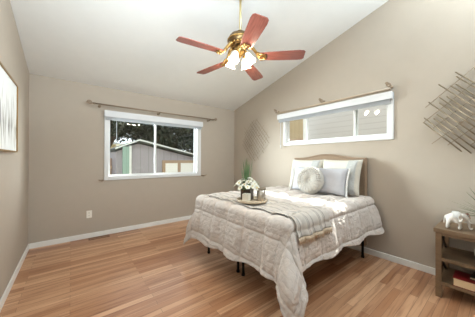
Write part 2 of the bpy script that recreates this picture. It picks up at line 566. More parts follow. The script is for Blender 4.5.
t = thing('curtain_rod', 'thin bronze curtain rod with scroll ends above the back window', 'curtain rod', (0, YB, 0))
zr, yr = 2.128, -0.10
obj('rod', T([(0.30, yr, zr), (2.45, yr, zr)], 0.011, 10), M['rod'], t, smooth=True)
for s, x in ((-1, 0.30), (1, 2.45)):
    bm = T([(x, yr, zr), (x + s * 0.03, yr, zr)], 0.015, 10)
    tube(bm, scroll((x + s * 0.075, yr, zr + 0.008), (s, 0, 0), 0.034), 0.007, 7)
    tube(bm, [(x + s * 0.03, yr, zr), (x + s * 0.075, yr, zr - 0.005), (x + s * 0.11, yr, zr + 0.008)], 0.008, 7)
    obj('finial', bm, M['rod'], t, smooth=True)
for x in (0.36, 1.30, 2.38):
    bm = Lt([(0.0001, 0), (0.022, 0), (0.022, 0.006), (0.0001, 0.008)], 14)
    bmesh.ops.rotate(bm, verts=bm.verts, matrix=Matrix.Rotation(PI / 2, 3, 'X'))
    bmesh.ops.translate(bm, verts=bm.verts, vec=(x, -0.001, zr - 0.02))
    tube(bm, [(x, -0.002, zr - 0.02), (x, -0.06, zr - 0.03), (x, yr, zr - 0.018)], 0.006, 7)
    tube(bm, [(x, yr - 0.016, zr + 0.012), (x, yr - 0.016, zr - 0.01), (x, yr, zr - 0.018), (x, yr + 0.016, zr - 0.008), (x, yr + 0.016, zr + 0.004)], 0.005, 7)
    obj('bracket', bm, M['rod'], t, smooth=True)

t = thing('curtain_rod', 'tan curtain rod on bronze scroll brackets above the high bed window', 'curtain rod', (XR, 0, 0))
zr, xr = 2.118, -0.085
obj('rod', T([(xr, 0.87, zr), (xr, 2.66, zr)], 0.017, 12), M['rodwood'], t, smooth=True)
for y in (0.885, 1.775, 2.70):
    bm = Lt([(0.0001, 0), (0.022, 0), (0.022, 0.006), (0.0001, 0.008)], 14)
    bmesh.ops.rotate(bm, verts=bm.verts, matrix=Matrix.Rotation(-PI / 2, 3, 'Y'))
    bmesh.ops.translate(bm, verts=bm.verts, vec=(-0.001, y, zr + 0.045))
    tube(bm, [(-0.002, y, zr + 0.045), (-0.05, y, zr + 0.03), (xr, y, zr + 0.017)], 0.006, 7)
    tube(bm, scroll((xr, y, zr + 0.05), (0, 1, 0), 0.026), 0.007, 7)
    tube(bm, scroll((xr - 0.004, y + 0.02, zr + 0.075), (0, 1, 0), 0.017), 0.005, 7)
    obj('bracket', bm, M['rod'], t, smooth=True)

# tieback hooks
for x, s, lab in ((0.405, -1, 'bronze curtain holdback hook at left foot of the back window'), (2.245, 1, 'bronze curtain holdback hook at right foot of the back window')):
    t = thing('curtain_holdback', lab, 'curtain hook', (x, YB, 0.90), group='curtain holdbacks')
    bm = Lt([(0.0001, 0), (0.016, 0), (0.016, 0.006), (0.0001, 0.008)], 12)
    bmesh.ops.rotate(bm, verts=bm.verts, matrix=Matrix.Rotation(PI / 2, 3, 'X'))
    obj('wall_plate', bm, M['rod'], t, smooth=True)
    obj('hook', T([(0, -0.004, 0), (s * 0.005, -0.07, 0.0), (s * 0.03, -0.10, 0.01), (s * 0.06, -0.095, 0.02)], [0.007, 0.008, 0.009, 0.006], 8), M['rod'], t, smooth=True)

# outlet and floor register
t = thing('wall_outlet', 'ivory duplex outlet plate low on the back wall', 'outlet', (0.232, YB, 0.375))
obj('cover_plate', B(-0.036, 0.036, -0.006, 0, -0.058, 0.058), M['plate'], t, bevel=0.003)
for dz in (-0.021, 0.021):
    k = obj('socket', B(-0.016, 0.016, -0.009, -0.0055, dz - 0.014, dz + 0.014), M['plate'], t, bevel=0.002)
    obj('slot', B((-0.008, -0.005, -0.0095, -0.0088, dz - 0.005, dz + 0.007), (0.005, 0.008, -0.0095, -0.0088, dz - 0.005, dz + 0.007)), M['slot'], k)
t = thing('floor_register', 'brown slotted floor vent beside the back wall baseboard', 'vent', (0.36, YB - 0.085, 0))
obj('grille_frame', B((-0.14, 0.14, -0.05, -0.04, 0, 0.006), (-0.14, 0.14, 0.04, 0.05, 0, 0.006), (-0.14, -0.128, -0.04, 0.04, 0, 0.006), (0.128, 0.14, -0.04, 0.04, 0, 0.006)), M['vent'], t)
obj('louvre', B(*[(-0.128 + 0.0171 * k, -0.119 + 0.0171 * k, -0.04, 0.04, 0.0, 0.005) for k in range(15)]), M['vent'], t)

# ------------------------------------------------------------------ painting on the left wall
t = thing('painting', 'abstract grey and white canvas in thin bronze frame on left wall', 'painting', (XL, 2.46, 1.655))
obj('canvas', B(0.004, 0.026, -0.60, 0.60, -0.325, 0.325), M['canvas'], t)
obj('frame', B((0.0, 0.036, -0.615, 0.615, 0.325, 0.338), (0.0, 0.036, -0.615, 0.615, -0.338, -0.325),
               (0.0, 0.036, -0.615, -0.60, -0.325, 0.325), (0.0, 0.036, 0.60, 0.615, -0.325, 0.325)), M['goldframe'], t)

# ------------------------------------------------------------------ crossed-rod wall sculptures
def stick_art(label, yc, zcen, seed, k, na, nb):
    rnd = random.Random(seed)
    t = thing('wall_sculpture', label, 'wall art', (XR, yc, zcen), group='crossed rod wall sculptures')
    d1 = Vector((0, -0.66, -0.75)).normalized()     # towards the camera and down
    d2 = Vector((0, -0.74, 0.67)).normalized()      # towards the camera and up
    for d, e, x, rad, n in ((d1, d2, -0.045, 0.0068 * k, na), (d2, d1, -0.033, 0.0034 * k, nb)):
        for i in range(n):
            u = (i - (n - 1) / 2) / ((n - 1) / 2)
            half = (0.40 - 0.15 * abs(u)) * rnd.uniform(0.8, 1.12)
            sh = rnd.uniform(-0.07, 0.07)
            c = e * (u * 0.34 + rnd.uniform(-0.01, 0.01)) + Vector((x, 0, 0))
            obj('rod', T([c + d * (sh - half), c + d * (sh + half)], rad, 6), M['stick'], t, smooth=True)
    for (a, b) in ((-0.12, 0.1), (0.12, -0.1)):
        obj('wall_standoff', T([(0, a, b), (-0.03, a, b)], 0.005, 6), M['stick'], t)
stick_art('crossed champagne metal rod sculpture on bed wall above the console table', 0.17, 1.74, 3, 1.0, 17, 7)
stick_art('crossed metal rod sculpture on bed wall beside the back corner', 3.34, 1.66, 5, 0.5, 12, 12)

# ------------------------------------------------------------------ ceiling fan
FX, FY, ZB = 1.40, 1.737, 2.335
fan = thing('ceiling_fan', 'brass ceiling fan with five cherry blades and lit glass shades', 'ceiling fan', (FX, FY, 0))
ztop = zc(FY)
obj('downrod', T([(0, 0, 2.57), (0, 0, ztop - 0.05)], 0.012, 12), M['palebrass'], fan, smooth=True)
obj('canopy', Lt([(0.014, ztop - 0.085), (0.045, ztop - 0.075), (0.066, ztop - 0.03), (0.07, ztop + 0.01)], 24), M['brass'], fan, smooth=True)
obj('motor_housing', Lt([(0.015, 2.615), (0.03, 2.61), (0.036, 2.59), (0.07, 2.578), (0.115, 2.55), (0.132, 2.515), (0.132, 2.495), (0.122, 2.47), (0.09, 2.45), (0.05, 2.445)], 32), M['bronze'], fan, smooth=True)
bm = Lt([(0.134, 2.513), (0.138, 2.508), (0.138, 2.50), (0.134, 2.495)], 32, closed=True)
for k in range(20):
    a = 2 * PI * k / 20
    ball(bm, (0.105 * math.cos(a), 0.105 * math.sin(a), 2.462), 0.013, 8)
obj('filigree_band', bm, M['brass'], fan, smooth=True)
obj('switch_housing', Lt([(0.05, 2.446), (0.062, 2.43), (0.064, 2.40), (0.055, 2.375), (0.03, 2.355), (0.012, 2.34), (0.004, 2.325)], 24), M['brass'], fan, smooth=True)

def blade_bm():
    out = [(0.20, -0.048), (0.215, -0.056), (0.40, -0.068), (0.60, -0.073), (0.645, -0.068), (0.664, -0.05)]
    pts = out + [(x, -y) for x, y in out[::-1]]
    bm = bmesh.new()
    prism(bm, pts, 2, -0.004, 0.004)
    return bm
def iron_bm():
    bm = bmesh.new()
    tube(bm, [(0.085, 0, 2.452 - ZB), (0.13, 0, 2.44 - ZB), (0.17, 0, 0.045), (0.20, 0, 0.008), (0.26, 0, -0.009)], [0.018, 0.017, 0.016, 0.016, 0.012], 8)
    for s in (-1, 1):
        tube(bm, [(0.165, 0, 0.045), (0.185, s * 0.03, 0.02), (0.215, s * 0.042, -0.008), (0.25, s * 0.034, -0.010), (0.27, s * 0.012, -0.009)], 0.011, 7)
    for p in ((0.225, 0.03), (0.225, -0.03), (0.265, 0)):
        ball(bm, (p[0], p[1], -0.010), 0.010, 8, (1, 1, 0.5))
    return bm
b0 = i0 = None
for k in range(5):
    ang = R(29 + 72 * k)
    if b0 is None:
        b = b0 = obj('blade', blade_bm(), M['blade'], fan, bevel=0.002)
        i = i0 = obj('blade_iron', iron_bm(), M['brass'], b0, smooth=True)
    else:
        b = b0.copy(); C.objects.link(b); b.parent = fan
        i = i0.copy(); C.objects.link(i); i.parent = b
    b.location = (0, 0, ZB)
    b.rotation_euler = Matrix(Matrix.Rotation(ang, 3, 'Z') @ Matrix.Rotation(R(-11), 3, 'X')).to_euler()
# light kit
for k in range(4):
    a = R(20 + 90 * k)
    dx, dy = math.cos(a), math.sin(a)
    obj('lamp_arm', T([(0.05 * dx, 0.05 * dy, 2.385), (0.07 * dx, 0.07 * dy, 2.385), (0.082 * dx, 0.082 * dy, 2.352)], [0.008, 0.007, 0.012], 8), M['brass'], fan, smooth=True)
    prof = [(0.016, 0.0), (0.026, -0.012), (0.034, -0.035), (0.039, -0.065), (0.046, -0.092), (0.055, -0.108)]
    prof = prof + [(r - 0.003, z) for r, z in prof[::-1]]
    bm = Lt(prof, 24, mod=lambda q, r, z: 1 + (0.08 * math.cos(q * 2 * PI * 6) if z < -0.085 else 0), closed=True)
    tilt = Matrix.Rotation(a, 4, 'Z') @ Matrix.Rotation(R(-24), 4, 'Y')
    base = Matrix.Translation((0.082 * dx, 0.082 * dy, 2.355)) @ tilt
    bmesh.ops.transform(bm, matrix=base, verts=bm.verts)
    s = obj('lamp_shade', bm, M['shade'], fan, smooth=True)
    bm = bmesh.new()
    ball(bm, (0, 0, -0.055), 0.019, 12, (1, 1, 1.5))
    bmesh.ops.transform(bm, matrix=base, verts=bm.verts)
    obj('bulb', bm, M['bulb'], s, smooth=True)
    ld = bpy.data.lights.new('fan_bulb_light', 'POINT')
    ld.energy, ld.color, ld.shadow_soft_size = 6.0, (1.0, 0.86, 0.68), 0.03
    lo = bpy.data.objects.new('fan_bulb_light', ld)
    C.objects.link(lo)
    lo.location = Vector((FX, FY, 0)) + (base @ Vector((0, 0, -0.125)))
bm = T([(0.03, -0.02, 2.36), (0.03, -0.02, 2.22)], 0.0015, 5)
ball(bm, (0.03, -0.02, 2.21), 0.008, 8)
obj('pull_chain', bm, M['brass'], fan, smooth=True)

# ------------------------------------------------------------------ bed
BX0, BX1, BY0, BY1 = 1.38, 3.04, 1.11, 2.49      # mattress
bed = thing('bed_frame', 'black metal bed frame with tan upholstered curved headboard', 'bed', (0, 0, 0))
obj('rails', B((BX0 + 0.02, BX1, BY0 + 0.02, BY0 + 0.05, 0.33, 0.37), (BX0 + 0.02, BX1, BY1 - 0.05, BY1 - 0.02, 0.33, 0.37),
               (BX0 + 0.02, BX1, 1.785, 1.815, 0.33, 0.37), (BX0 + 0.02, BX0 + 0.05, BY0 + 0.05, BY1 - 0.05, 0.33, 0.37), (BX1 - 0.03, BX1, BY0 + 0.05, BY1 - 0.05, 0.33, 0.37),
               *[(BX0 + 0.15 + 0.16 * k, BX0 + 0.17 + 0.16 * k, BY0 + 0.05, BY1 - 0.05, 0.35, 0.37) for k in range(9)]), M['blackmetal'], bed)
for (x, y) in ((1.455, 2.53 - 0.07), (1.47, 1.85), (1.47, 1.76), (1.455, 1.14), (2.95, 1.14), (2.95, 2.46), (2.3, 1.8)):
    obj('leg', T([(x, y, 0.0), (x, y, 0.025), (x, y, 0.026), (x, y, 0.36)], [0.019, 0.019, 0.015, 0.015], 10), M['blackmetal'], bed)
def hb_top(y):
    u = abs((y - 1.71) / 0.57)
    return 1.285 + 0.055 * (0.5 + 0.5 * math.cos(PI * min(1, u / 0.8)))
pts = [(1.14, 0.12)] + [(1.14 + 1.14 * k / 40, hb_top(1.14 + 1.14 * k / 40)) for k in range(41)] + [(2.28, 0.12)]
bm = prism(bmesh.new(), pts, 0, 3.05, XR - 0.018)
hb = obj('headboard', bm, M['headboard'], bed, bevel=0.012)
obj('headboard_piping', T([(3.052, y, z - 0.018 if z > 0.2 else z) for y, z in [(1.158, 0.5)] + [(max(1.158, min(2.262, y)), z) for y, z in pts[1:-1]] + [(2.262, 0.5)]], 0.008, 8), M['piping'], hb, smooth=True)

mt = thing('mattress', 'pale mattress under the cream comforter on the bed', 'mattress')
obj('mattress_body', B(BX0, BX1, BY0, BY1, 0.372, 0.735), M['mattress'], mt, bevel=0.04)

# comforter: a fabric sheet folded over the mattress edges
ZT = 0.752
XF, YN, YP = 1.375, 1.105, 2.495           # edges where the fold begins
RR = 0.055
def smooth01(x):
    x = max(0, min(1, x))
    return x * x * (3 - 2 * x)
def fold(s, flare):
    s0 = RR * PI / 2
    if s <= s0: return RR * math.sin(s / RR), RR * (1 - math.cos(s / RR))
    return RR + flare * (s - s0), RR + (s - s0) * math.sqrt(1 - flare * flare)
def nz(x, y, z=0.0): return noise.noise((x, y, z))
def sheet(p, q):
    """p = distance from the head end along the bed, q = distance across from the near fold (negative: hanging)"""
    L = BX1 - XF
    Wd = YP - YN
    a = p - L
    b = -q if q < 0 else (q - Wd if q > Wd else 0)
    near = q < Wd / 2
    x = BX1 - min(p, L)
    y = YN + max(0, min(Wd, q))
    sgn = -1 if near else 1
    if a <= 0 and b <= 0:
        pos = Vector((x, y, ZT))
        pos.z += 0.012 * nz(p * 3, q * 3) - 0.01 * smooth01((a + 0.1) / 0.1) * 0.3
    elif a > 0 and b <= 0:
        fl = 0.17 + 0.03 * nz(q * 3.5, 4.2)
        h, d = fold(a, fl)
        h += 0.012 * smooth01(a / 0.4) * (math.sin(q * 15 + 2 * nz(q * 2, 1)) + nz(q * 9, a * 4, 2))
        pos = Vector((x - h, y, ZT - d))
    elif b > 0 and a <= 0:
        fl = 0.15 + 0.03 * nz(p * 3.5, 7.7) + 0.13 * smooth01(1 - p / 0.7)
        h, d = fold(b, fl)
        h += 0.012 * smooth01(b / 0.4) * (math.sin(p * 13 + 2 * nz(p * 2, 3)) + nz(p * 9, b * 4, 5))
        pos = Vector((x, y + sgn * h, ZT - d))
    else:
        r = math.hypot(a, b)
        phi = math.atan2(b, a)
        h, d = fold(r, 0.17)
        wv = math.sin(phi * 2) ** 1.2 if 0 < phi < PI / 2 else 0
        h += smooth01(r / 0.45) * ((0.15 if near else 0.06) * wv * min(1, r / 0.5) + 0.014 * wv * math.cos(phi * 10 + 0.6))
        # blend in the ripples of the two hanging sides so the corner joins them
        ra = 0.012 * smooth01(r / 0.4) * (math.sin((0 if near else Wd) * 15 + 2 * nz((0 if near else Wd) * 2, 1)) + nz((0 if near else Wd) * 9, r * 4, 2))
        rb = 0.012 * smooth01(r / 0.4) * (math.sin(L * 13 + 2 * nz(L * 2, 3)) + nz(L * 9, r * 4, 5))
        h += ra * math.cos(phi) ** 2 * (1 - wv) + rb * math.sin(phi) ** 2 * (1 - wv)
        pd = phi + (0.16 * math.sin(2 * phi) if near else 0)
        pos = Vector((x - h * math.cos(pd), y + sgn * h * math.sin(pd), ZT - d))
    return pos
def quilt(p, q):
    s = 0.27
    a = abs(math.sin(PI * (p + 0.05) / s)) ** 0.34 * abs(math.sin(PI * (q + 0.10) / s)) ** 0.34
    wr = 1 - abs(nz(p * 7 + 2 * nz(p * 3, q * 3), q * 7, 3)) * 2
    w2 = 1 - abs(nz(p * 16 + nz(p * 5, q * 5, 6), q * 16, 9)) * 2
    return 0.028 * a + 0.004 * wr + 0.004 * w2 + 0.007 * (1 - a) * nz(p * 34, q * 34, 2)
def surf(p, q, lift=0.0, qs=1.0):
    e = 0.004
    c = sheet(p, q)
    n = (sheet(p + e, q) - sheet(p - e, q)).cross(sheet(p, q + e) - sheet(p, q - e))
    if n.length < 1e-12: n = Vector((0, 0, 1))
    n.normalize()
    # p runs towards -x and q towards +y, so flip to face outwards
    n = -n
    return c + n * (quilt(p, q) * qs + lift)
LP, WQ = BX1 - XF, YP - YN
def comf_pq(i, j):
    # overhangs differ along the hem: longer at the far foot corner, shorter near
    corner = smooth01((i - 0.72) / 0.28)
    A = 0.435 + 0.13 * j + 0.012 * math.sin(j * 30) + 0.10 * smooth01(1 - j / 0.22)
    Bn = 0.425 - 0.03 * i + 0.012 * math.sin(i * 26) + 0.10 * corner
    return (LP + A) * i, -Bn + (Bn + WQ + 0.36) * j
bm = grid_mesh(lambda i, j: surf(*comf_pq(i, j)), 260, 270, comf_pq)
cf = obj('comforter', bm, M['comforter'], smooth=True)
solid(cf, 0.012, -1)
tag(cf, 'cream quilted comforter draped over the bed to the floor', 'comforter')

# striped throw across the foot, hanging over the near side
TP0, TP1 = LP - 0.48, LP - 0.02
def throw_pt(i, j):
    q = -0.15 + (WQ + 0.10) * j
    hang = smooth01((0.16 - q) / 0.3)
    p = TP0 + (TP1 - TP0) * i + 0.10 * (1 - i) * (j) * 0.5 + 0.012 * nz(j * 6, i * 2, 4)
    return surf(p, q, 0.006 + 0.004 * (1 + nz(p * 14, q * 6, 8)) + 0.012 * hang * (1 + math.sin(p * 34)), 1.0)
t = thing('throw_blanket', 'grey striped throw laid across the foot of the bed', 'blanket')
bm = grid_mesh(throw_pt, 46, 110, lambda i, j: (TP0 + (TP1 - TP0) * i, j))
o = obj('blanket', bm, M['throw'], t, smooth=True)
solid(o, 0.008, 1)
bm = bmesh.new()
rnd = random.Random(4)
for k in range(95):
    i = (k + 0.5) / 95
    a = throw_pt(i, 0.0)
    b = throw_pt(i, 0.02)
    d = (a - b).normalized()
    dn = (d * 0.5 + Vector((0, 0, -1)) * 0.6).normalized()
    l = rnd.uniform(0.035, 0.055)
    j = Vector((rnd.uniform(-1, 1), rnd.uniform(-1, 1), 0)) * 0.006
    out = Vector((0, -0.006, 0))
    tube(bm, [a + out, a + d * l * 0.4 + out, a + d * l * 0.4 + dn * l * 0.6 + j + out], [0.005, 0.0042, 0.0025], 5)
obj('fringe', bm, M['fringe'], t, smooth=True)['kind'] = 'stuff'

# ------------------------------------------------------------------ pillows
def pillow_bm(wd, ht, th, n=26, pinch=0.06, wob=0.012, seed=0):
    bm = bmesh.new()
    def P(i, j, s):
        a, b = -1 + 2 * i / n, -1 + 2 * j / n
        k = max(0.0, (1 - a ** 4) * (1 - b ** 4)) ** 0.55
        x = a * wd / 2 * (1 - pinch * (1 - b * b))
        z = b * ht / 2 * (1 - pinch * (1 - a * a))
        y = s * (th / 2 * k + wob * k * noise.noise((a * 2.3 + seed, b * 2.3, s)))
        return (x, y, z)
    top = [[bm.verts.new(P(i, j, -1)) for j in range(n + 1)] for i in range(n + 1)]
    bot = [[top[i][j] if i in (0, n) or j in (0, n) else bm.verts.new(P(i, j, 1)) for j in range(n + 1)] for i in range(n + 1)]
    for i in range(n):
        for j in range(n):
            bm.faces.new((top[i][j], top[i + 1][j], top[i + 1][j + 1], top[i][j + 1]))
            bm.faces.new((bot[i][j], bot[i][j + 1], bot[i + 1][j + 1], bot[i + 1][j]))
    return bm

def edge_loop(wd, ht, pinch=0.06, n=40):
    pts = []
    for (a0, b0, a1, b1) in ((-1, -1, 1, -1), (1, -1, 1, 1), (1, 1, -1, 1), (-1, 1, -1, -1)):
        for k in range(n):
            a, b = a0 + (a1 - a0) * k / n, b0 + (b1 - b0) * k / n
            pts.append((a * wd / 2 * (1 - pinch * (1 - b * b)), 0, b * ht / 2 * (1 - pinch * (1 - a * a))))
    return pts + pts[:1]

def place(o, loc, lean, turn=0.0):
    """pillows are modelled in x-z facing -y; turn them to face the foot of the bed"""
    o.matrix_basis = Matrix.Translation(loc) @ Matrix.Rotation(turn, 4, 'Z') @ Matrix.Rotation(-PI / 2, 4, 'Z') @ Matrix.Rotation(lean, 4, 'X')

def sham(label, loc, lean, turn, seed):
    t = thing('pillow_sham', label, 'pillow', group='ivory shams against the headboard')
    obj('pillow_body', pillow_bm(0.55, 0.47, 0.17, seed=seed), M['sham'], t, smooth=True)
    obj('piping', tube(bmesh.new(), edge_loop(0.55, 0.47), 0.006, 6), M['sham'], t, smooth=True)
    def band(i, j):
        a, b = 0.45 + 0.42 * i, -0.96 + 1.92 * j
        k = max(0.0, (1 - a ** 4) * (1 - b ** 4)) ** 0.55
        return (a * 0.275 * (1 - 0.06 * (1 - b * b)), -(0.085 * k + 0.012 * k * noise.noise((a * 2.3 + seed, b * 2.3, -1))) - 0.003, b * 0.235 * (1 - 0.06 * (1 - a * a)))
    solid(obj('embroidered_band', grid_mesh(band, 8, 26), M['shamband'], t, smooth=True), 0.004, 1)
    place(t, loc, lean, turn)
    return t
sham('ivory bed pillow leaning on headboard behind the round cushion', (2.935, 1.975, 1.020), R(-13), 0.03, 1)
sham('ivory bed pillow leaning on headboard, nearest the console table', (2.925, 1.425, 1.023), R(-13), -0.04, 9)

lum = thing('lumbar_pillow', 'long pale grey lumbar pillow with tasselled ends behind round cushion', 'pillow')
obj('pillow_body', pillow_bm(0.83, 0.36, 0.15, n=30, seed=4, pinch=0.04), M['lumbar'], lum, smooth=True)
for s in (-1, 1):
    bm = bmesh.new()
    rnd = random.Random(8)
    for k in range(15):
        z = -0.175 + 0.35 * k / 14
        x = s * (0.415 * (1 - 0.04 * (1 - (z / 0.18) ** 2)))
        tube(bm, [(x, 0, z), (x + s * 0.014, -0.008, z - 0.002), (x + s * 0.024, -0.014, z - 0.018), (x + s * rnd.uniform(0.02, 0.036), -0.016, z - 0.036)], [0.006, 0.010, 0.010, 0.005], 6)
    obj('tassel_trim', bm, M['tassel'], lum, smooth=True)
place(lum, (2.775, 1.67, 0.965), R(-14), 0.0)

rc = thing('round_cushion', 'round ivory pleated cushion with a centre button on the bed', 'cushion')
def pleat(q, r, z): return 1.0
n = 176
prof = [(0.012, 0.028), (0.03, 0.045), (0.06, 0.064), (0.10, 0.074), (0.14, 0.070), (0.168, 0.055), (0.186, 0.030), (0.192, 0.0),
        (0.186, -0.030), (0.168, -0.055), (0.14, -0.070), (0.10, -0.074), (0.06, -0.064), (0.03, -0.045), (0.012, -0.028)]
bm = bmesh.new()
rings = []
for (r, z) in prof:
    ring = []
    for k in range(n):
        a = 2 * PI * k / n
        pl = 0.011 * (abs(math.cos(a * 11)) ** 0.6 - 0.6) * min(1, r / 0.05) * (1 if abs(z) > 0.01 else 0.2)
        zz = z + (pl if z > 0 else -pl)
        ring.append(bm.verts.new((r * math.cos(a), -zz, r * math.sin(a))))
    rings.append(ring)
for r0, r1 in zip(rings, rings[1:]):
    for k in range(n):
        bm.faces.new((r0[k], r0[(k + 1) % n], r1[(k + 1) % n], r1[k]))
bm.faces.new(rings[0]); bm.faces.new(rings[-1][::-1])
obj('cushion_body', bm, M['roundc'], rc, smooth=True)
for s in (1,):
    bm = bmesh.new(); ball(bm, (0, -0.032, 0), 0.022, 12, (1, 0.55, 1))
    obj('button', bm, M['roundc'], rc, smooth=True)
obj('edge_welt', tube(bmesh.new(), [(0.193 * math.cos(2 * PI * k / 60), 0, 0.193 * math.sin(2 * PI * k / 60)) for k in range(61)], 0.006, 6), M['roundc'], rc, smooth=True)
bm = bmesh.new()
for k in range(22):
    a0 = 2 * PI * k / 36
    for r in (0.125, 0.15, 0.17):
        zz = 0.076 if r < 0.13 else (0.068 if r < 0.16 else 0.056)
        ball(bm, (r * math.cos(a0), -zz, r * math.sin(a0)), 0.011, 6)
obj('knotted_texture', bm, M['roundc'], rc, smooth=True)
place(rc, (2.64, 1.70, 0.966), R(-17), 0.05)

# ------------------------------------------------------------------ tray with flowers, candle and jar
ZTR = 0.802
tr = thing('serving_tray', 'round pale wooden tray lying on the striped throw', 'tray', (1.555, 1.715, ZTR))
obj('tray_base', Lt([(0.0005, 0), (0.155, 0), (0.155, 0.010), (0.0005, 0.010)], 40), M['tray'], tr)
obj('tray_rim', Lt([(0.155, 0.0), (0.166, 0.0), (0.168, 0.024), (0.160, 0.024), (0.155, 0.010)], 40, closed=True), M['tray'], tr, smooth=True)
zt = ZTR + 0.0105
v = thing('flower_vase', 'square dark wooden vase on tray holding white flowers', 'vase', (1.545, 1.785, zt), 0.5)
bm = bmesh.new()
s, h = 0.055, 0.125
prism(bm, [(-s, 0), (s, 0), (s + 0.004, h), (s - 0.006, h), (s - 0.010, 0.012), (-s + 0.010, 0.012), (-s + 0.006, h), (-s - 0.004, h)], 1, -s, s)
for y in (-s, s):
    box(bm, -s + 0.004, s - 0.004, y - 0.005 if y > 0 else y, y if y > 0 else y + 0.005, 0.0, h)
obj('vase_body', bm, M['darkwood'], v)
# bouquet
bq = thing('flower_bouquet', 'bunch of white blossoms with tall green blades in dark vase', 'flowers', (1.545, 1.785, zt + 0.02))
rnd = random.Random(11)
def flower_bm(r, nrm):
    bm = bmesh.new()
    q = nrm.to_track_quat('Z', 'Y').to_matrix().to_4x4()
    for ring, (np_, rr, tilt) in enumerate(((6, r, 0.25), (5, r * 0.62, 0.75))):
        for k in range(np_):
            a = 2 * PI * k / np_ + ring * 0.5
            g = []
            for (u, wv, hh) in ((0.05, 0.12, 0), (0.4, 0.42, 0.1), (0.75, 0.46, 0.1), (1.0, 0.2, -0.05)):
                row = []
                for s_ in (-1, 0, 1):
                    x, y, z = u * rr, s_ * wv * rr, hh * rr + tilt * u * rr + 0.10 * rr * abs(s_)
                    row.append(bm.verts.new((x * math.cos(a) - y * math.sin(a), x * math.sin(a) + y * math.cos(a), z)))
                g.append(row)
            for r0, r1 in zip(g, g[1:]):
                for j in range(2):
                    bm.faces.new((r0[j], r0[j + 1], r1[j + 1], r1[j]))
    bmesh.ops.transform(bm, matrix=q, verts=bm.verts)
    return bm
heads = []
for k in range(26):
    a = k * 2.39996
    rr = 0.115 * math.sqrt((k + 0.5) / 26)
    heads.append(Vector((rr * math.cos(a) * 1.15, rr * math.sin(a) * 1.15, 0.20 - 0.075 * (rr / 0.115) ** 1.5 + rnd.uniform(-0.018, 0.02))))
bm = bmesh.new()
for p in heads:
    tube(bm, [(p.x * 0.2, p.y * 0.2, 0.0), (p.x * 0.35, p.y * 0.35, 0.09), p], 0.0022, 5)
obj('stem', bm, M['leaf'], bq)['kind'] = 'stuff'
for p in heads:
    nrm = (Vector((p.x * 4, p.y * 4, 0.35)) + Vector((rnd.uniform(-.2, .2), rnd.uniform(-.2, .2), 0))).normalized()
    o = obj('blossom', flower_bm(rnd.uniform(0.030, 0.040), nrm), M['petal'], bq, smooth=True)
    o.location = p
    bm = bmesh.new(); ball(bm, nrm * 0.008, 0.007, 6)
    obj('flower_centre', bm, M['pistil'], o, smooth=True)
def blade_leaf(bm, base, tip, wdt, bend, n=8):
    base, tip = Vector(base), Vector(tip)
    d = tip - base
    side = d.cross(Vector((0, 0, 1)))
    if side.length < 1e-4: side = Vector((1, 0, 0))
    side.normalize()
    prev = None
    for k in range(n + 1):
        u = k / n
        c = base + d * u + Vector(bend) * math.sin(u * PI * 0.5) ** 2 * u
        wv = wdt * (0.6 + 0.8 * u) * (1 - u ** 3) + 0.0004
        nrm = side.cross(d).normalized()
        row = [bm.verts.new(c - side * wv), bm.verts.new(c + nrm * wv * 0.35), bm.verts.new(c + side * wv)]
        if prev:
            bm.faces.new((prev[0], prev[1], row[1], row[0]))
            bm.faces.new((prev[1], prev[2], row[2], row[1]))
        prev = row
bm = bmesh.new()
for k in range(24):
    a = rnd.uniform(0, 2 * PI)
    r = rnd.uniform(0.06, 0.13)
    blade_leaf(bm, (0.03 * math.cos(a), 0.03 * math.sin(a), 0.09), (r * math.cos(a), r * math.sin(a), rnd.uniform(0.10, 0.19)), 0.014, (0, 0, -0.02))
obj('leaf', bm, M['leaf'], bq, smooth=True)['kind'] = 'stuff'
for k in range(34):
    a = rnd.uniform(0, 2 * PI)
    bm = bmesh.new()
    r = rnd.uniform(0.015, 0.06)
    blade_leaf(bm, (0.02 * math.cos(a), 0.02 * math.sin(a) + 0.01, 0.02), (r * math.cos(a), r * math.sin(a) + 0.01, rnd.uniform(0.30, 0.46)), 0.0042, (0.02 * math.cos(a), 0.02 * math.sin(a), 0))
    obj('grass_blade', bm, M['grass'], bq, smooth=True)

cd = thing('candle', 'square white wax candle in front of the dark vase', 'candle', (1.475, 1.715, zt), 0.5)
obj('wax_block', B(-0.037, 0.037, -0.037, 0.037, 0, 0.078), M['wax'], cd, bevel=0.005)
obj('wick', T([(0, 0, 0.077), (0.001, 0, 0.09)], 0.0015, 5), M['slot'], cd)
jr = thing('glass_jar', 'silvered glass candle jar with wooden rim right of vase', 'jar', (1.625, 1.645, zt), 0.4)
obj('jar_body', Lt([(0.042, 0), (0.047, 0.006), (0.047, 0.125), (0.043, 0.125), (0.043, 0.01), (0.002, 0.008)], 28), M['mercury'], jr, smooth=True)
obj('jar_rim', Lt([(0.044, 0.120), (0.051, 0.120), (0.051, 0.138), (0.044, 0.138)], 28, closed=True), M['jarwood'], jr, smooth=True)
obj('jar_foot', Lt([(0.040, 0.0), (0.050, 0.0), (0.050, 0.014), (0.0475, 0.018)], 28, closed=True), M['jarwood'], jr, smooth=True)

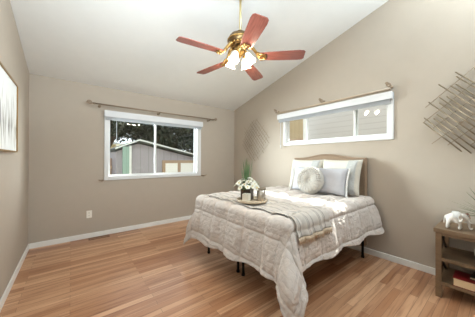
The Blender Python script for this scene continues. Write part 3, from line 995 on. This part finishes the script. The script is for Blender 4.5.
# ------------------------------------------------------------------ console table
TX0, TX1, TY0, TY1 = 2.655, 3.085, -0.62, 0.405
ct = thing('console_table', 'weathered brown wooden console table with two shelves and crossed ends', 'table')
obj('tabletop', B(TX0 - 0.012, TX1 + 0.01, TY0 - 0.012, TY1 + 0.012, 0.592, 0.628), M['table'], ct, bevel=0.003)
L = 0.042
for x in (TX0, TX1 - L):
    for y in (TY0, TY1 - L):
        obj('leg', B(x, x + L, y, y + L, 0, 0.592), M['table'], ct, bevel=0.002)
obj('apron', B((TX0 + 0.004, TX0 + 0.022, TY0 + L, TY1 - L, 0.565, 0.592), (TX1 - 0.022, TX1 - 0.004, TY0 + L, TY1 - L, 0.565, 0.592)), M['table'], ct)
for z in (0.335, 0.118):
    obj('shelf', B((TX0 + 0.004, TX1 - 0.004, TY0 + L, TY1 - L, z, z + 0.026), (TX0 + L, TX1 - L, TY1 - L, TY1 - 0.004, z, z + 0.026), (TX0 + L, TX1 - L, TY0 + 0.004, TY0 + L, z, z + 0.026)), M['table'], ct)
for y in (TY1 - L / 2, TY0 + L / 2):
    for (z0, z1) in ((0.362, 0.590), (0.146, 0.334)):
        bm = bmesh.new()
        for (a, b) in ((z0, z1), (z1, z0)):
            tube(bm, [(TX0 + L, y, a), (TX1 - L, y, b)], 0.011, 6)
        bmesh.ops.create_cone(bm, cap_ends=True, segments=14, radius1=0.022, radius2=0.022, depth=0.018,
                              matrix=Matrix.Translation(((TX0 + TX1) / 2, y, (z0 + z1) / 2)) @ Matrix.Rotation(PI / 2, 4, 'X'))
        obj('crossed_brace', bm, M['tablemetal'], ct)

# ceramic elephant
def skin_obj(name, chains, material, parent=None, sub=2):
    """chains: list of lists of (x, y, z, r); the first point of a later chain may be an index into earlier points"""
    verts, edges, rad, loops = [], [], [], []
    for ch in chains:
        prev = None
        for it in ch:
            if isinstance(it, int): idx = it
            else:
                idx = len(verts)
                verts.append(it[:3])
                rad.append(it[3:])
            if prev is not None: edges.append((prev, idx))
            prev = idx
    me = bpy.data.meshes.new(name)
    me.from_pydata(verts, edges, [])
    me.materials.append(material)
    o = bpy.data.objects.new(name, me)
    C.objects.link(o)
    sk = o.modifiers.new('skin', 'SKIN')
    sk.use_smooth_shade = True
    for i, r in enumerate(rad):
        sv = me.skin_vertices[0].data[i]
        sv.radius = (r[0], r[-1])
        sv.use_root = (i == 0)
    s = o.modifiers.new('sub', 'SUBSURF')
    s.levels = s.render_levels = sub
    if parent: o.parent = parent
    return o
# modelled facing +x, about 0.16 long, 0.125 high
el = thing('elephant_figurine', 'white ceramic elephant with curled trunk standing on the console table', 'figurine', (2.745, 0.280, 0.6285), R(-78))
el.scale = (0.95, 1.2, 1.40)
body = skin_obj('body', [
    [(-0.045, 0, 0.074, 0.030), (-0.015, 0, 0.079, 0.036), (0.018, 0, 0.078, 0.034), (0.042, 0, 0.084, 0.024), (0.061, 0, 0.084, 0.027), (0.078, 0, 0.068, 0.015), (0.084, 0, 0.048, 0.0105), (0.085, 0, 0.028, 0.0085), (0.091, 0, 0.014, 0.007), (0.101, 0, 0.014, 0.006), (0.106, 0, 0.024, 0.005)],
    [0, (-0.052, 0.018, 0.045, 0.017), (-0.052, 0.019, 0.020, 0.0135), (-0.050, 0.019, 0.004, 0.014)],
    [0, (-0.056, -0.018, 0.045, 0.015), (-0.062, -0.019, 0.020, 0.0125), (-0.064, -0.019, 0.004, 0.013)],
    [2, (0.028, 0.018, 0.045, 0.014), (0.032, 0.019, 0.020, 0.0115), (0.036, 0.019, 0.004, 0.0125)],
    [2, (0.022, -0.018, 0.045, 0.014), (0.020, -0.019, 0.020, 0.0115), (0.020, -0.019, 0.004, 0.0125)],
    [0, (-0.074, 0, 0.078, 0.007), (-0.082, 0, 0.060, 0.004), (-0.083, 0, 0.040, 0.0035), (-0.084, 0, 0.032, 0.005)],
], M['porcelain'], el)
for s in (-1, 1):
    def ear(i, j):
        a = 2 * PI * j
        r = i
        return (0.050 - r * (0.027 + 0.016 * math.cos(a)) , s * (0.023 + 0.016 * r + 0.005 * math.sin(3 * a) * r), 0.088 + r * 0.026 * math.sin(a) - 0.006 * r)
    solid(obj('ear', grid_mesh(ear, 5, 20), M['porcelain'], el, smooth=True), 0.004, 0)
    obj('tusk', T([(0.076, s * 0.012, 0.070), (0.088, s * 0.017, 0.056), (0.101, s * 0.017, 0.054)], [0.004, 0.0035, 0.0012], 7), M['porcelain'], el, smooth=True)
    bm = bmesh.new(); ball(bm, (0.078, s * 0.019, 0.096), 0.003, 6)
    obj('eye', bm, M['slot'], el, smooth=True)
def saddle(i, j):
    a = R(5) + R(170) * j
    x = -0.028 + 0.046 * i
    return (x, 0.0385 * math.cos(a), 0.078 + 0.0385 * math.sin(a))
obj('painted_saddle', grid_mesh(saddle, 6, 14), M['saddle'], el, smooth=True)
bm = T([(0.066, -0.021, 0.106), (0.078, -0.012, 0.108), (0.083, 0, 0.106), (0.078, 0.012, 0.108), (0.066, 0.021, 0.106)], 0.003, 6)
tube(bm, [(0.083, 0, 0.105), (0.0935, 0, 0.078)], 0.0025, 6)
obj('painted_bridle', bm, M['tusk'], el, smooth=True)

# plant at the right edge
pp = thing('potted_plant', 'spiky grey green grass plant in pot on console table', 'plant', (2.88, 0.05, 0.6285))
obj('pot', Lt([(0.045, 0), (0.055, 0.004), (0.075, 0.11), (0.078, 0.125), (0.070, 0.125), (0.066, 0.108), (0.003, 0.104)], 28), M['pot'], pp, smooth=True)
obj('soil', Lt([(0.0005, 0.104), (0.066, 0.104), (0.066, 0.112), (0.0005, 0.114)], 20), M['soil'], pp)
rnd = random.Random(21)
for k in range(70):
    a = rnd.uniform(0, 2 * PI)
    el_ = rnd.uniform(0.15, 1.35)
    ln = rnd.uniform(0.26, 0.40)
    tip = (ln * math.cos(el_) * math.cos(a), ln * math.cos(el_) * math.sin(a), 0.11 + ln * math.sin(el_))
    if tip[0] > 0.17: tip = (0.17, tip[1], tip[2])
    bm = bmesh.new()
    blade_leaf(bm, (0.02 * math.cos(a), 0.02 * math.sin(a), 0.108), tip, 0.0052, (0, 0, -0.05 * math.cos(el_)))
    obj('leaf_blade', bm, M['palegrass'], pp, smooth=True)

# shelf things
gl = thing('candle_holder', 'small white footed cup on the middle shelf of table', 'candle holder', (2.80, 0.135, 0.3615))
obj('cup', Lt([(0.030, 0.05), (0.038, 0.055), (0.042, 0.115), (0.038, 0.115), (0.034, 0.06), (0.002, 0.058)], 24), M['porcelain'], gl, smooth=True)
obj('foot', Lt([(0.034, 0), (0.034, 0.006), (0.012, 0.014), (0.010, 0.045), (0.028, 0.0495)], 24), M['porcelain'], gl, smooth=True)
def book(label, loc, rz, wd, dp, th, cov):
    t = thing('book', label, 'book', loc, rz, 'books on the bottom shelf')
    obj('cover', B((-wd / 2, wd / 2, -dp / 2, dp / 2, 0, 0.004), (-wd / 2, wd / 2, -dp / 2, dp / 2, th - 0.004, th), (wd / 2 - 0.004, wd / 2, -dp / 2, dp / 2, 0.004, th - 0.004)), cov, t)
    obj('page_block', B(-wd / 2 + 0.004, wd / 2 - 0.004, -dp / 2 + 0.004, dp / 2 - 0.004, 0.004, th - 0.004), M['pages'], t)
book('thick red book with cream page edges lying on bottom shelf', (2.765, 0.145, 0.1445), 0.03, 0.19, 0.30, 0.072, M['red'])
book('small black book lying on top of the red book', (2.80, 0.09, 0.217), -0.12, 0.15, 0.20, 0.022, M['black'])

# ------------------------------------------------------------------ outside
GZ = -0.15
struct(obj('ground', B(-12, 16, -8, 24, GZ - 0.2, GZ), M['ground']), 'dry lawn outside the windows', 'ground')
def out(name, bm, m, parent=None, **k): return obj(name, bm, m, parent, **k)
sh = thing('garden_shed', 'mauve boarded shed with sloping dark roof outside back window', 'shed', (0, 7.0, GZ))
roofl = [(0.98, 1.62), (1.62, 1.90), (4.3, 1.30)]
bm = prism(bmesh.new(), [(1.02, 0), (4.2, 0), (4.2, 1.30), (1.62, 1.88), (1.02, 1.62)], 1, 0, 2.2)
obj('shed_wall', bm, M['shed'], sh)
bm = bmesh.new()
for (a, b) in ((roofl[0], roofl[1]), (roofl[1], roofl[2])):
    prism(bm, [(a[0], a[1] + 0.02), (b[0], b[1] + 0.02), (b[0], b[1] + 0.09), (a[0], a[1] + 0.09)], 1, -0.18, 2.35)
obj('shed_roof', bm, M['shedroof'], sh)
bm = bmesh.new()
for (a, b) in ((roofl[0], roofl[1]), (roofl[1], roofl[2])):
    prism(bm, [(a[0], a[1] + 0.055), (b[0], b[1] + 0.055), (b[0], b[1] + 0.10), (a[0], a[1] + 0.10)], 1, -0.215, -0.182)
obj('fascia_board', bm, M['shedtrim'], sh)
wf = obj('shed_window', B((2.36, 3.62, -0.05, 0.0, 1.27, 1.36), (2.36, 2.45, -0.05, 0, 0.84, 1.27), (2.88, 2.98, -0.05, 0, 0.84, 1.27), (3.53, 3.62, -0.05, 0, 0.84, 1.27), (2.36, 3.62, -0.05, 0, 0.76, 0.84)), M['tanframe'], sh)
obj('window_panel', B((2.45, 2.88, -0.03, -0.01, 0.84, 1.27), (2.98, 3.53, -0.03, -0.01, 0.84, 1.27)), M['lattice'], wf)
pn = thing('green_door_panel', 'pale green upright board panel with white edge beside the shed', 'panel', (1.13, 6.6, GZ))
obj('board_panel', B(0.0, 0.17, 0, 0.05, 0, 1.75), M['teal'], pn)
obj('edge_post', B(0.17, 0.225, -0.01, 0.06, 0, 1.78), M['shedtrim'], pn)
fn = thing('privacy_fence', 'brown board fence left of the shed outside back window', 'fence', (0, 7.6, GZ))
obj('fence_boards', B(-4.0, 1.0, 0, 0.03, 0, 1.42), M['fence'], fn)
obj('fence_rail', B((-4.0, 1.0, -0.05, 0, 0.3, 0.39), (-4.0, 1.0, -0.05, 0, 1.1, 1.19)), M['tanframe'], fn)
nh = thing('neighbour_house', 'beige house with pale roof beyond the brown fence', 'house', (0.2, 15.0, GZ))
obj('house_wall', B(-3.5, 2.0, 0, 4, 0, 2.3), M['stucco'], nh)
bm = prism(bmesh.new(), [(-3.9, 2.3), (2.4, 2.3), (-0.8, 3.1)], 1, -0.3, 4.3)
obj('house_roof', bm, M['whiteroof'], nh)
def tree(label, x, y, h, r, n, seed, fol, zc_=None):
    rnd = random.Random(seed)
    t = thing('tree', label, 'tree', (x, y, GZ), group='trees behind the shed')
    zcen = zc_ or h * 0.62
    bm = T([(0, 0, 0), (0.06, 0.02, h * 0.25), (-0.05, 0.05, h * 0.5), (0.05, 0, h * 0.75)], [0.16, 0.13, 0.10, 0.04], 9)
    cl = []
    for k in range(22):
        a, b = rnd.uniform(0, 2 * PI), rnd.uniform(-0.9, 1)
        d = Vector((math.cos(a) * math.sqrt(1 - b * b), math.sin(a) * math.sqrt(1 - b * b), b * 0.85)) * r * rnd.uniform(0.45, 0.95)
        c = Vector((0, 0, zcen)) + d
        cl.append((c, r * rnd.uniform(0.30, 0.48)))
        tube(bm, [(0, 0, h * 0.35), c * 0.5 + Vector((0, 0, h * 0.22)), c], [0.06, 0.04, 0.012], 6)
    obj('trunk', bm, M['bark'], t, smooth=True)
    bm = bmesh.new()
    for k in range(n):
        c, cr = rnd.choice(cl)
        d = Vector((rnd.gauss(0, 1), rnd.gauss(0, 1), rnd.gauss(0, 1))).normalized() * cr * rnd.uniform(0.5, 1.05)
        p = c + d
        s = rnd.uniform(0.08, 0.15)
        u = Vector((rnd.gauss(0, 1), rnd.gauss(0, 1), rnd.gauss(0, 1))).normalized()
        v_ = u.cross(Vector((rnd.gauss(0, 1), rnd.gauss(0, 1), rnd.gauss(0, 1)))).normalized()
        bm.faces.new([bm.verts.new(p + u * s), bm.verts.new(p + v_ * s * 0.45), bm.verts.new(p - u * s), bm.verts.new(p - v_ * s * 0.45)])
    obj('foliage', bm, fol, t)
    return t
tree('dark leafy tree behind the left slope of the shed roof', 1.2, 11.2, 4.6, 1.5, 11000, 1, M['foliage'], 3.75)
tree('dark dense tree behind the middle of the shed roof', 3.9, 11.4, 4.6, 1.5, 11000, 2, M['foliage'], 3.0)
tree('olive tinted tree behind the right end of the shed', 6.6, 11.2, 4.6, 1.6, 11000, 3, M['foliage2'], 2.9)
tree('dark tree standing farthest left over the brown fence', -1.6, 10.6, 4.8, 1.5, 7000, 4, M['foliage'], 3.75)

hs = thing('side_house', 'pale lap sided wall of next house outside the bed window', 'house', (4.9, 0, GZ))
obj('siding_wall', B(0, 0.15, -3.0, 3.28, 0, 2.95), M['siding'], hs)
obj('corner_board', B(-0.02, 0.15, 3.28, 3.36, 0, 2.95), M['shedtrim'], hs)
fs = thing('side_fence', 'tan board fence seen through left pane of bed window', 'fence', (5.1, 0, GZ))
obj('fence_boards', B(0, 0.03, 3.40, 6.8, 0, 3.0), M['fence_y'], fs)
obj('fence_rail', B((-0.05, 0, 3.40, 6.8, 0.4, 0.49), (-0.05, 0, 3.40, 6.8, 1.9, 1.99)), M['tanframe'], fs)
